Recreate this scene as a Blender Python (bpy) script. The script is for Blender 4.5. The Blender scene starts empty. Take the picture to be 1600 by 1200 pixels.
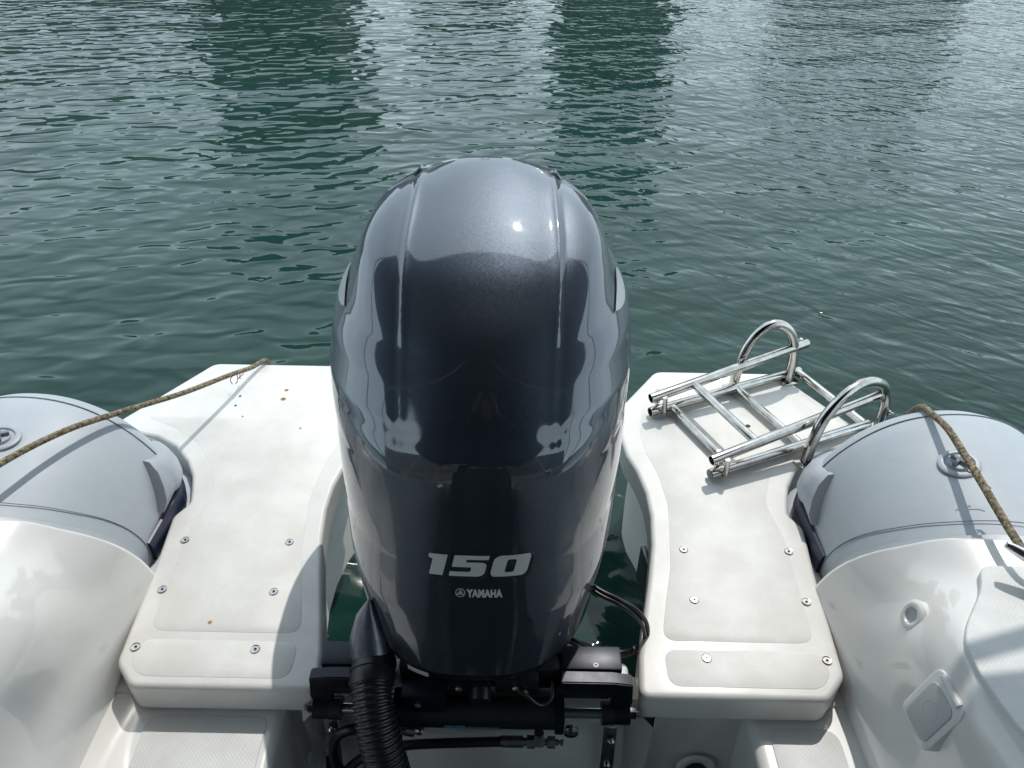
import bpy, bmesh, math, random
import numpy as np
from mathutils import Vector, Matrix
R = math.radians
random.seed(7)
C = bpy.context.scene.collection
S = bpy.context.scene

# ------------------------------------------------------------------ camera
cd = bpy.data.cameras.new("camera"); cam = bpy.data.objects.new("camera", cd); C.objects.link(cam)
S.camera = cam
cd.sensor_fit = 'HORIZONTAL'; cd.sensor_width = 36.0; cd.lens = 36.0*1202/1600
cd.clip_start = .02; cd.clip_end = 3000
_p, _y, _r = R(37), R(-.271), R(.902)
_f = Vector((math.sin(_y)*math.cos(_p), math.cos(_y)*math.cos(_p), -math.sin(_p)))
_a = Vector((math.cos(_y), -math.sin(_y), 0)); _b = _a.cross(_f)
_a2 = _a*math.cos(_r) + _b*math.sin(_r); _b2 = -_a*math.sin(_r) + _b*math.cos(_r)
cam.matrix_world = Matrix(((_a2.x, _b2.x, -_f.x, .0516), (_a2.y, _b2.y, -_f.y, 0), (_a2.z, _b2.z, -_f.z, 1.55), (0, 0, 0, 1)))

# ------------------------------------------------------------------ light
SUN_EL, SUN_AZ = 57.0, 19.0          # azimuth measured from +Y (aft) towards +X
w = bpy.data.worlds.new("World"); S.world = w; w.use_nodes = True
nt = w.node_tree; nt.nodes.clear()
out = nt.nodes.new('ShaderNodeOutputWorld'); bg = nt.nodes.new('ShaderNodeBackground')
sky = nt.nodes.new('ShaderNodeTexSky'); sky.sky_type = 'NISHITA'; sky.sun_disc = False
sky.sun_elevation = R(SUN_EL); sky.sun_rotation = R(SUN_AZ)
sky.dust_density = 3.0; sky.air_density = 1.0; sky.ozone_density = 1.2
tc = nt.nodes.new('ShaderNodeTexCoord')
mp = nt.nodes.new('ShaderNodeMapping'); mp.inputs['Scale'].default_value = (1, 1, 2.2)
cn = nt.nodes.new('ShaderNodeTexNoise'); cn.inputs['Scale'].default_value = 2.2; cn.inputs['Detail'].default_value = 7; cn.inputs['Roughness'].default_value = .55
cr = nt.nodes.new('ShaderNodeValToRGB'); cr.color_ramp.elements[0].position = .35; cr.color_ramp.elements[1].position = .72
cr.color_ramp.elements[0].color = (.7, .7, .7, 1); cr.color_ramp.elements[1].color = (.95, .95, .95, 1)
mx = nt.nodes.new('ShaderNodeMix'); mx.data_type = 'RGBA'
mx.inputs['B'].default_value = (9.6, 10.2, 10.9, 1)
L = nt.links.new
L(tc.outputs['Generated'], mp.inputs['Vector']); L(mp.outputs[0], cn.inputs['Vector']); L(cn.outputs[0], cr.inputs[0])
sx_ = nt.nodes.new('ShaderNodeSeparateXYZ'); hz = nt.nodes.new('ShaderNodeValToRGB')
hz.color_ramp.elements[0].position = 0; hz.color_ramp.elements[0].color = (1.15, 1.42, 1.55, 1)
hz.color_ramp.elements[1].position = .75; hz.color_ramp.elements[1].color = (.80, .97, 1.10, 1)
hm = nt.nodes.new('ShaderNodeVectorMath'); hm.operation = 'MULTIPLY'; hm.inputs[1].default_value = (10.2, 10.2, 10.2)
L(tc.outputs['Generated'], sx_.inputs[0]); L(sx_.outputs['Z'], hz.inputs[0]); L(hz.outputs[0], hm.inputs[0]); L(hm.outputs[0], mx.inputs['B'])
L(cr.outputs[0], mx.inputs['Factor']); L(sky.outputs[0], mx.inputs['A']); L(mx.outputs['Result'], bg.inputs[0])
bg.inputs[1].default_value = .12
L(bg.outputs[0], out.inputs[0])
sd = bpy.data.lights.new("sun", 'SUN'); sd.energy = 2.35; sd.angle = R(.5); sd.color = (1, .955, .89)
so = bpy.data.objects.new("sun", sd); C.objects.link(so)
sv = Vector((math.cos(R(SUN_EL))*math.sin(R(SUN_AZ)), math.cos(R(SUN_EL))*math.cos(R(SUN_AZ)), math.sin(R(SUN_EL))))
so.rotation_euler = sv.to_track_quat('Z', 'Y').to_euler(); so.location = sv*20
S.view_settings.view_transform = 'Standard'; S.view_settings.look = 'None'
S.view_settings.exposure = 0.06; S.view_settings.gamma = 1.0

# ------------------------------------------------------------------ materials
def mat(name, col=(.5, .5, .5), rough=.5, metal=0, coat=0, coat_rough=.03, spec=.5, mottle=0, mscale=8, bump=0, bscale=200, dark=(.6, .6, .6)):
    m = bpy.data.materials.new(name); m.use_nodes = True
    t = m.node_tree; b = t.nodes['Principled BSDF']
    b.inputs['Base Color'].default_value = (*col, 1); b.inputs['Roughness'].default_value = rough
    b.inputs['Metallic'].default_value = metal; b.inputs['Coat Weight'].default_value = coat
    b.inputs['Coat Roughness'].default_value = coat_rough; b.inputs['Specular IOR Level'].default_value = spec
    c = t.nodes.new('ShaderNodeTexCoord')
    if mottle:
        n = t.nodes.new('ShaderNodeTexNoise'); n.inputs['Scale'].default_value = mscale; n.inputs['Detail'].default_value = 8; n.inputs['Roughness'].default_value = .65
        r = t.nodes.new('ShaderNodeValToRGB'); r.color_ramp.elements[0].position = .38; r.color_ramp.elements[1].position = .62
        r.color_ramp.elements[0].color = (*[col[i]*(1-mottle*(1-dark[i])/.4) for i in range(3)], 1); r.color_ramp.elements[1].color = (*col, 1)
        t.links.new(c.outputs['Object'], n.inputs['Vector']); t.links.new(n.outputs[0], r.inputs[0]); t.links.new(r.outputs[0], b.inputs['Base Color'])
        rr = t.nodes.new('ShaderNodeMapRange'); rr.inputs['To Min'].default_value = rough*1.25; rr.inputs['To Max'].default_value = rough*.8
        t.links.new(n.outputs[0], rr.inputs[0]); t.links.new(rr.outputs[0], b.inputs['Roughness'])
    if bump:
        n = t.nodes.new('ShaderNodeTexNoise'); n.inputs['Scale'].default_value = bscale; n.inputs['Detail'].default_value = 3
        bp = t.nodes.new('ShaderNodeBump'); bp.inputs['Strength'].default_value = 1; bp.inputs['Distance'].default_value = bump
        t.links.new(c.outputs['Object'], n.inputs['Vector']); t.links.new(n.outputs[0], bp.inputs['Height']); t.links.new(bp.outputs[0], b.inputs['Normal'])
    return m

def antiskid(name, col, pitch=.0038, depth=.00012, rough=.5):
    m = mat(name, col, rough, mottle=.12, mscale=9, dark=(.62, .6, .55)); t = m.node_tree; b = t.nodes['Principled BSDF']
    c = t.nodes.new('ShaderNodeTexCoord'); mp = t.nodes.new('ShaderNodeMapping'); mp.inputs['Rotation'].default_value = (0, 0, R(45))
    mp.inputs['Scale'].default_value = (1/pitch,)*3
    v = t.nodes.new('ShaderNodeTexVoronoi'); v.voronoi_dimensions = '2D'; v.inputs['Scale'].default_value = 1; v.inputs['Randomness'].default_value = .06
    bp = t.nodes.new('ShaderNodeBump'); bp.invert = True; bp.inputs['Strength'].default_value = 1; bp.inputs['Distance'].default_value = depth
    t.links.new(c.outputs['Object'], mp.inputs[0]); t.links.new(mp.outputs[0], v.inputs['Vector']); t.links.new(v.outputs['Distance'], bp.inputs['Height']); t.links.new(bp.outputs[0], b.inputs['Normal'])
    return m

M = {}
M['gel'] = mat('white_gelcoat', (.745, .735, .712), .32, coat=1, coat_rough=.04, mottle=.06, mscale=6, dark=(.6, .59, .55))
M['deck'] = mat('deck_gelcoat', (.73, .722, .695), .42, coat=.25, coat_rough=.2, mottle=.10, mscale=10, bump=.0002, bscale=300, dark=(.62, .6, .54))
M['skid'] = antiskid('antiskid_gelcoat', (.755, .745, .715))
M['skid2'] = antiskid('antiskid_coaming', (.70, .71, .71), .0048, .0004)
M['tube'] = mat('grey_hypalon', (.455, .50, .54), .50, mottle=.10, mscale=5, bump=.0004, bscale=60, spec=.45, dark=(.62, .63, .66))
M['tube2'] = mat('grey_hypalon_tape', (.47, .505, .55), .45, mottle=.08, mscale=12, bump=.0003, bscale=90)
M['strake'] = mat('grey_rubber', (.42, .455, .50), .42, mottle=.12, mscale=20)
M['navy'] = mat('navy_rubber', (.01, .018, .05), .4)
M['glue'] = mat('dark_seam', (.20, .22, .24), .6)
M['steel'] = mat('stainless_steel', (.63, .61, .58), .13, metal=1, mottle=.25, mscale=30, dark=(.55, .5, .45))
M['rodsteel'] = mat('polished_rod', (.85, .85, .85), .22, metal=1)
M['chrome'] = mat('chrome', (.78, .78, .78), .05, metal=1)
M['zinc'] = mat('dull_steel', (.42, .41, .39), .35, metal=1, mottle=.3, mscale=60)
M['black'] = mat('black_plastic', (.012, .012, .013), .38, bump=.0002, bscale=150)
M['rubber'] = mat('black_rubber', (.014, .014, .015), .3)
M['anod'] = mat('black_anodised', (.012, .015, .026), .36, metal=.4, mottle=.4, mscale=25)
M['gap'] = mat('dark_gap', (.02, .02, .02), .9)
M['silver'] = mat('silver_decal', (.72, .73, .73), .38, metal=.25)
M['sticker'] = mat('white_sticker', (.6, .6, .58), .5)
M['cyan'] = mat('cyan_print', (.04, .28, .36), .5)
M['grayprint'] = mat('grey_print', (.42, .42, .42), .5)
M['fitting'] = mat('white_plastic', (.74, .74, .73), .25, coat=.4)
M['lid'] = mat('grey_plastic_lid', (.50, .51, .51), .4)
M['canvas'] = mat('navy_canvas', (.018, .022, .034), .9, mottle=.3, mscale=20)
M['hose'] = mat('corrugated_plastic', (.016, .016, .017), .3)
M['rope'] = mat('weathered_rope', (.34, .29, .20), .85, mottle=.6, mscale=160, bump=.001, bscale=600, dark=(.45, .42, .38))
M['frayed'] = mat('frayed_fibre', (.16, .125, .08), .9)
M['rust'] = mat('rust_spot', (.50, .30, .15), .8, mottle=.4, mscale=120)
M['hole'] = mat('drilled_hole', (.05, .035, .02), .9)

def paint():
    m = mat('metallic_blue_grey_paint', (.052, .068, .092), .45, metal=.85, coat=1.0, coat_rough=.03)
    t = m.node_tree; b = t.nodes['Principled BSDF']; b.inputs['Coat IOR'].default_value = 1.9
    c = t.nodes.new('ShaderNodeTexCoord'); v = t.nodes.new('ShaderNodeTexVoronoi'); v.inputs['Scale'].default_value = 1500
    g = t.nodes.new('ShaderNodeNewGeometry')
    s = t.nodes.new('ShaderNodeVectorMath'); s.operation = 'SUBTRACT'; s.inputs[1].default_value = (.5, .5, .5)
    k = t.nodes.new('ShaderNodeVectorMath'); k.operation = 'SCALE'; k.inputs['Scale'].default_value = .20
    a = t.nodes.new('ShaderNodeVectorMath'); a.operation = 'ADD'; n = t.nodes.new('ShaderNodeVectorMath'); n.operation = 'NORMALIZE'
    K = t.links.new
    K(c.outputs['Object'], v.inputs['Vector']); K(v.outputs['Color'], s.inputs[0]); K(s.outputs[0], k.inputs[0])
    K(k.outputs[0], a.inputs[0]); K(g.outputs['Normal'], a.inputs[1]); K(a.outputs[0], n.inputs[0]); K(n.outputs[0], b.inputs['Normal'])
    K(g.outputs['Normal'], b.inputs['Coat Normal'])
    # dried spray: small dull spots and smears in the clear coat
    dn = t.nodes.new('ShaderNodeTexNoise'); dn.inputs['Scale'].default_value = 9; dn.inputs['Detail'].default_value = 9; dn.inputs['Roughness'].default_value = .7
    dr = t.nodes.new('ShaderNodeMapRange'); dr.inputs['From Min'].default_value = .42; dr.inputs['From Max'].default_value = .75; dr.inputs['To Min'].default_value = .022; dr.inputs['To Max'].default_value = .12
    K(c.outputs['Object'], dn.inputs['Vector']); K(dn.outputs[0], dr.inputs[0]); K(dr.outputs[0], b.inputs['Coat Roughness'])
    return m
M['paint'] = paint()

def water_mat():
    m = bpy.data.materials.new('harbour_water'); m.use_nodes = True; t = m.node_tree; b = t.nodes['Principled BSDF']; K = t.links.new
    b.inputs['Roughness'].default_value = .035; b.inputs['IOR'].default_value = 1.34
    c = t.nodes.new('ShaderNodeTexCoord')
    def noise(scale, det, sc=(1, 1, 1), rot=0, rough=.5, dist=0):
        mp = t.nodes.new('ShaderNodeMapping'); mp.vector_type = 'TEXTURE'; mp.inputs['Scale'].default_value = tuple(1/q for q in sc); mp.inputs['Rotation'].default_value = (0, 0, rot)
        n = t.nodes.new('ShaderNodeTexNoise'); n.inputs['Scale'].default_value = scale; n.inputs['Detail'].default_value = det; n.inputs['Roughness'].default_value = rough; n.inputs['Distortion'].default_value = dist
        K(c.outputs['Object'], mp.inputs[0]); K(mp.outputs[0], n.inputs['Vector']); return n.outputs[0]
    def mul(a, k):
        x = t.nodes.new('ShaderNodeMath'); x.operation = 'MULTIPLY'; K(a, x.inputs[0])
        if isinstance(k, (int, float)): x.inputs[1].default_value = k
        else: K(k, x.inputs[1])
        return x.outputs[0]
    def add(a, b_):
        x = t.nodes.new('ShaderNodeMath'); x.operation = 'ADD'; K(a, x.inputs[0]); K(b_, x.inputs[1]); return x.outputs[0]
    sp = t.nodes.new('ShaderNodeSeparateXYZ'); K(c.outputs['Object'], sp.inputs[0])
    side = t.nodes.new('ShaderNodeMapRange'); side.interpolation_type = 'SMOOTHSTEP'; K(sp.outputs['X'], side.inputs[0]); side.inputs['From Min'].default_value = -.8; side.inputs['From Max'].default_value = 2.0
    side.inputs['To Min'].default_value = .08; side.inputs['To Max'].default_value = 1.0
    inv = t.nodes.new('ShaderNodeMapRange'); K(side.outputs[0], inv.inputs[0]); inv.inputs['To Min'].default_value = 1.0; inv.inputs['To Max'].default_value = .55
    h = mul(noise(1.4, 1, (.6, 1.2, 1), .2), .046)
    h = add(h, mul(mul(noise(9.5, .5, (.60, 1.15, 1), .12, .4, .6), .0150), inv.outputs[0]))
    h = add(h, mul(mul(noise(11.5, .8, (.45, 1.2, 1), -.62, .45, .8), .0084), side.outputs[0]))
    h = add(h, mul(mul(noise(24, 1.0, (.6, 1.2, 1), -.5, .5, .9), .0020), side.outputs[0]))
    bp = t.nodes.new('ShaderNodeBump'); bp.inputs['Strength'].default_value = 1; bp.inputs['Distance'].default_value = 1.0; K(h, bp.inputs['Height']); K(bp.outputs[0], b.inputs['Normal'])
    r = t.nodes.new('ShaderNodeValToRGB'); K(noise(.7, 4), r.inputs[0]); r.color_ramp.elements[0].position = .3; r.color_ramp.elements[1].position = .7
    r.color_ramp.elements[0].color = (.005, .028, .021, 1); r.color_ramp.elements[1].color = (.012, .044, .036, 1); K(r.outputs[0], b.inputs['Base Color'])
    return m
M['water'] = water_mat()

# ------------------------------------------------------------------ helpers
def link(name, me, m=None, parent=None, smooth=True, ang=None):
    if m is not None: me.materials.append(M[m] if isinstance(m, str) else m)
    o = bpy.data.objects.new(name, me); C.objects.link(o)
    if smooth: me.shade_smooth()
    if ang: me.set_sharp_from_angle(angle=R(ang))
    if parent is not None:
        o.parent = parent; o.matrix_parent_inverse = Matrix.Translation(wloc(parent)).inverted()
    return o
LOC = {}
def wloc(o): return LOC.get(o.name, Vector((0, 0, 0)))
def thing(name, label, cat, loc=(0, 0, 0), group=None):
    o = bpy.data.objects.new(name, None); C.objects.link(o); o.location = loc; o.empty_display_size = .1
    LOC[o.name] = Vector(loc); o['label'] = label; o['category'] = cat
    if group: o['group'] = group
    return o
def tag(o, label, cat, group=None):
    o['label'] = label; o['category'] = cat
    if group: o['group'] = group
    return o
def mesh(name, V, F, m, parent=None, smooth=True, ang=None):
    me = bpy.data.meshes.new(name); me.from_pydata([tuple(v) for v in V], [], [tuple(f) for f in F]); me.update()
    bm = bmesh.new(); bm.from_mesh(me); bmesh.ops.recalc_face_normals(bm, faces=bm.faces); bm.to_mesh(me); bm.free()
    return link(name, me, m, parent, smooth, ang)
def frombm(name, bm, m, parent=None, smooth=True, ang=None):
    bmesh.ops.recalc_face_normals(bm, faces=bm.faces)
    me = bpy.data.meshes.new(name); bm.to_mesh(me); bm.free(); return link(name, me, m, parent, smooth, ang)
def spline(pts, n):
    P = [Vector(p) for p in pts]; P = [2*P[0]-P[1]] + P + [2*P[-1]-P[-2]]; o = []
    for i in range(1, len(P)-2):
        for k in range(n):
            t = k/n; a, b, c, d = P[i-1:i+3]
            o.append(.5*((2*b) + (c-a)*t + (2*a-5*b+4*c-d)*t*t + (3*b-a-3*c+d)*t**3))
    o.append(P[-2]); return o
def add_tube(bm, path, r, seg=16, cap=True, rf=None):
    P = [Vector(p) for p in path]; rings = []
    t0 = (P[1]-P[0]).normalized(); u = t0.orthogonal().normalized(); s = 0
    for i, p in enumerate(P):
        t = (P[min(i+1, len(P)-1)]-P[max(i-1, 0)]).normalized()
        u = (u - t*u.dot(t)).normalized(); v = t.cross(u)
        if i: s += (p-P[i-1]).length
        ring = []
        for k in range(seg):
            a = 2*math.pi*k/seg; rr = (r(i/(len(P)-1)) if callable(r) else r)
            if rf: rr *= rf(s, a)
            ring.append(bm.verts.new(p + (u*math.cos(a)+v*math.sin(a))*rr))
        rings.append(ring)
    for a, b in zip(rings, rings[1:]):
        for k in range(seg): bm.faces.new((a[k], a[(k+1) % seg], b[(k+1) % seg], b[k]))
    if cap: bm.faces.new(rings[0][::-1]); bm.faces.new(rings[-1])
def tube(name, path, r, m, parent=None, seg=16, rf=None, ang=40, cap=True):
    bm = bmesh.new(); add_tube(bm, path, r, seg, cap, rf); return frombm(name, bm, m, parent, True, ang)
def add_box(bm, lo, hi, rot=None, bev=0):
    c = [(lo[i]+hi[i])/2 for i in range(3)]; s = [hi[i]-lo[i] for i in range(3)]
    mtx = Matrix.Translation(c) @ (rot.to_4x4() if rot else Matrix.Identity(4)) @ Matrix.Diagonal((*s, 1))
    g = bmesh.ops.create_cube(bm, size=1, matrix=mtx)
    if bev:
        e = list({e for v in g['verts'] for e in v.link_edges})
        bmesh.ops.bevel(bm, geom=e, offset=bev, segments=2, affect='EDGES', profile=.6)
def box(name, lo, hi, m, parent=None, rot=None, bev=.002):
    bm = bmesh.new(); add_box(bm, lo, hi, rot, bev); return frombm(name, bm, m, parent, True, 35)
def add_disc(bm, c, n, prof, seg=24):      # lathe: prof = [(radius, height)] along axis n
    n = Vector(n).normalized(); u = n.orthogonal().normalized(); v = n.cross(u); c = Vector(c); rings = []
    for r, h in prof:
        rings.append([bm.verts.new(c + n*h + (u*math.cos(2*math.pi*k/seg)+v*math.sin(2*math.pi*k/seg))*max(r, 1e-5)) for k in range(seg)])
    for a, b in zip(rings, rings[1:]):
        for k in range(seg): bm.faces.new((a[k], a[(k+1) % seg], b[(k+1) % seg], b[k]))
    bm.faces.new(rings[0]); bm.faces.new(rings[-1][::-1])
def disc(name, c, n, prof, m, parent=None, seg=24, ang=35):
    bm = bmesh.new(); add_disc(bm, c, n, prof, seg); return frombm(name, bm, m, parent, True, ang)
def slab(name, pts, z0, z1, m, parent=None, r=.012, seg=4, bottom=True):
    """flat plate from an outline; the upper edge is rounded by stepping the outline inwards"""
    n = len(pts); A = [Vector((p[0], p[1])) for p in pts]
    area = sum(A[i].x*A[(i+1) % n].y-A[(i+1) % n].x*A[i].y for i in range(n))
    if area < 0: A = A[::-1]
    N = []
    for i in range(n):
        e1 = (A[i]-A[i-1]).normalized(); e2 = (A[(i+1) % n]-A[i]).normalized()
        q = Vector((e1.y, -e1.x)) + Vector((e2.y, -e2.x)); q.normalize(); q *= 1/max(.6, q.dot(Vector((e1.y, -e1.x)))); N.append(q)
    rows = [(0, z0), (0, z1-r)] if bottom else [(0, z1-r)]
    for k in range(1, seg+1):
        a = math.pi/2*k/seg; rows.append((r*(1-math.cos(a)), z1-r+r*math.sin(a)))
    V = []; F = []
    for off, z in rows:
        for i in range(n): V.append((*(A[i]-N[i]*off), z))
    for j in range(len(rows)-1):
        for i in range(n): F.append((j*n+i, j*n+(i+1) % n, (j+1)*n+(i+1) % n, (j+1)*n+i))
    from mathutils.geometry import tessellate_polygon
    k0 = (len(rows)-1)*n; tri = tessellate_polygon([[Vector((*V[k0+i][:2], 0)) for i in range(n)]])
    for t in tri: F.append(tuple(k0+i for i in t))
    if bottom:
        for t in tessellate_polygon([[Vector((*V[i][:2], 0)) for i in range(n)]]): F.append(tuple(t[::-1]))
    return mesh(name, V, F, m, parent, True, 50)
def rounded(pts, r, k=5):
    """round the corners of a polygon given as (x, y[, radius])"""
    o = []; n = len(pts)
    for i in range(n):
        p = Vector(pts[i][:2]); a = Vector(pts[i-1][:2]); b = Vector(pts[(i+1) % n][:2]); rr = pts[i][2] if len(pts[i]) > 2 else r
        da = (a-p); db = (b-p); d = min(rr, da.length*.45, db.length*.45); s = p+da.normalized()*d; e = p+db.normalized()*d
        if d < 1e-4: o.append(tuple(p)); continue
        for j in range(k+1):
            t = j/k; o.append(tuple(s*(1-t)**2 + p*2*t*(1-t) + e*t*t))
    return o
def even(path, step):
    P = [Vector(p) for p in path]; o = [P[0]]; acc = 0
    for a, b in zip(P, P[1:]):
        d = (b-a).length
        if d < 1e-9: continue
        t = step-acc
        while t <= d: o.append(a+(b-a)*t/d); t += step
        acc = d-(t-step)
    return o
def offset_in(pts, d):
    n = len(pts); A = [Vector(p) for p in pts]; area = sum(A[i].x*A[(i+1) % n].y-A[(i+1) % n].x*A[i].y for i in range(n))
    if area < 0: A = A[::-1]
    o = []
    for i in range(n):
        e1 = (A[i]-A[i-1]).normalized(); e2 = (A[(i+1) % n]-A[i]).normalized(); n1 = Vector((-e1.y, e1.x)); n2 = Vector((-e2.y, e2.x))
        q = (n1+n2).normalized(); o.append(tuple(A[i] + q*d/max(.5, q.dot(n1))))
    return o

# ------------------------------------------------------------------ cowling shape
def pchip(xs, ys, x):
    xs=np.asarray(xs,float); ys=np.asarray(ys,float); x=np.asarray(x,float)
    h=np.diff(xs); d=np.diff(ys)/h; m=np.zeros(len(xs))
    for i in range(1,len(xs)-1):
        if d[i-1]*d[i]>0:
            w1=2*h[i]+h[i-1]; w2=h[i]+2*h[i-1]
            m[i]=(w1+w2)/(w1/d[i-1]+w2/d[i])
    m[0]=d[0]; m[-1]=d[-1]
    k=np.clip(np.searchsorted(xs,x,side='right')-1,0,len(xs)-2)
    t=(x-xs[k])/h[k]
    return ((2*t**3-3*t**2+1)*ys[k]+(t**3-2*t**2+t)*h[k]*m[k]+(-2*t**3+3*t**2)*ys[k+1]+(t**3-t**2)*h[k]*m[k+1])
# one row per height: z, half width, front Y, rear Y, Y of the widest point
COWL=[(.420,.228,.712,1.40,1.10),(.53,.252,.752,1.44,1.11),(.66,.2595,.790,1.47,1.12),(.745,.259,.815,1.48,1.13),
      (.775,.2585,.828,1.48,1.14),(.80,.258,.845,1.48,1.15),(.86,.2545,.888,1.475,1.19),(.89,.243,.915,1.46,1.19),(.92,.2225,.945,1.45,1.17),(.955,.211,.992,1.43,1.185),
      (.978,.201,1.03,1.41,1.195),(.998,.187,1.077,1.395,1.215),(1.015,.166,1.127,1.38,1.235),(1.0285,.137,1.177,1.37,1.255),(1.0385,.105,1.218,1.36,1.275),(1.0465,.068,1.26,1.345,1.30),(1.050,.034,1.288,1.325,1.305),(1.051,.0,1.307,1.307,1.307)]
_c=np.array(COWL)
def cowl_row(z):
    return [pchip(_c[:,0],_c[:,i],z) for i in (1,2,3,4)]
def cowl_exp(z): return np.interp(z,[.42,.52,.74,.80,.90],[2.85,3.3,3.2,2.75,2.35])
def cowl_taper(z): return np.interp(z,[.42,.50,.60,.74,.82],[.08,.14,.20,.17,.0])
def front_y(x,z):
    W,yf,yb,yc=cowl_row(np.array([z])); n=float(cowl_exp(z)); tp=float(cowl_taper(z))
    q=1-np.linspace(1,0,500)**3; u=W[0]*(1-q**n)**(1/n)*(1-tp*q**1.3); y=yc[0]-(yc[0]-yf[0])*q
    k=np.interp(z,[.42,.6,.76,.9],[.1,.25,.45,1.0])
    return float(np.interp(abs(x+.007),u[::-1],y[::-1]))-k*(.0115*(1-min(1,abs(x+.003)/.1)**2)-.006)
def cowl_grid(nz=190,na=440,z0=.42):
    t=np.linspace(0,1,nz); z=z0+(1.051-z0)*(1-(1-t)**1.9)
    W,yf,yb,yc=cowl_row(z); n=cowl_exp(z)[:,None]
    a=np.linspace(0,2*np.pi,na,endpoint=False)[None,:]
    c=np.cos(a); s=np.sin(a)
    nn=np.where(c>0,n,2.3)+0*a
    e=np.where((c>0)&(nn>2.7),2/2.7,2/nn); xx=np.abs(s)**e; x=-.007+W[:,None]*np.sign(s)*xx
    y=yc[:,None]-np.where(c>0,(yc-yf)[:,None],(yb-yc)[:,None])*np.sign(c)*np.where((c>0)&(nn>2.7),np.clip(1-xx**nn,0,1)**(1/nn),np.abs(c)**(2/nn))
    q=np.clip((yc[:,None]-y)/(yc-yf+1e-6)[:,None],0,1); x=-.007+(x+.007)*(1-cowl_taper(z)[:,None]*q**1.3)
    P=np.stack([x,y,z[:,None]+0*a],-1)
    # longitudinal ridges either side of the centre panel
    N=np.cross(np.roll(P,-1,1)-np.roll(P,1,1),np.gradient(P,axis=0)); N/=np.linalg.norm(N,axis=-1,keepdims=True)+1e-9
    zz=P[...,2]
    xr=np.interp(zz,[.42,.60,.76,1.0,1.06],[.085,.106,.108,.121,.113])
    d=np.abs(P[...,0]+.003)-xr
    amp=np.interp(zz,[.42,.5,.7,.78,.9,1.0,1.06],[.0,.0003,.0006,.0008,.0028,.0065,.008])
    amp=amp*np.where((c>0)|(zz>1.02),1,np.clip((zz-.9)/.1,0,1))
    g=np.where(d<0,np.exp(d/.010),np.clip(1-d/.013,0,1)**1.5)
    u=np.clip(np.abs(P[...,0]+.003)/xr,0,1)
    k=np.interp(zz,[.42,.6,.76,.9],[.1,.25,.45,1.0])*np.where(c>-.2,1,0)
    P=P+N*(amp*g+np.where(d<0,k*(.0115*(1-u**2)-.006),-k*.006*np.exp(-d/.03)))[...,None]
    return P

# ------------------------------------------------------------------ water
def water():
    V = []; F = []; n = 40
    xs = [math.copysign(abs(t)**3*900, t) for t in [i/n*2-1 for i in range(n+1)]]
    for y in xs:
        for x in xs: V.append((x, y+5, 0))
    for j in range(n):
        for i in range(n): F.append((j*(n+1)+i, j*(n+1)+i+1, (j+1)*(n+1)+i+1, (j+1)*(n+1)+i))
    o = mesh('water', V, F, 'water', None, True); o['kind'] = 'structure'; return o
water()

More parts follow.
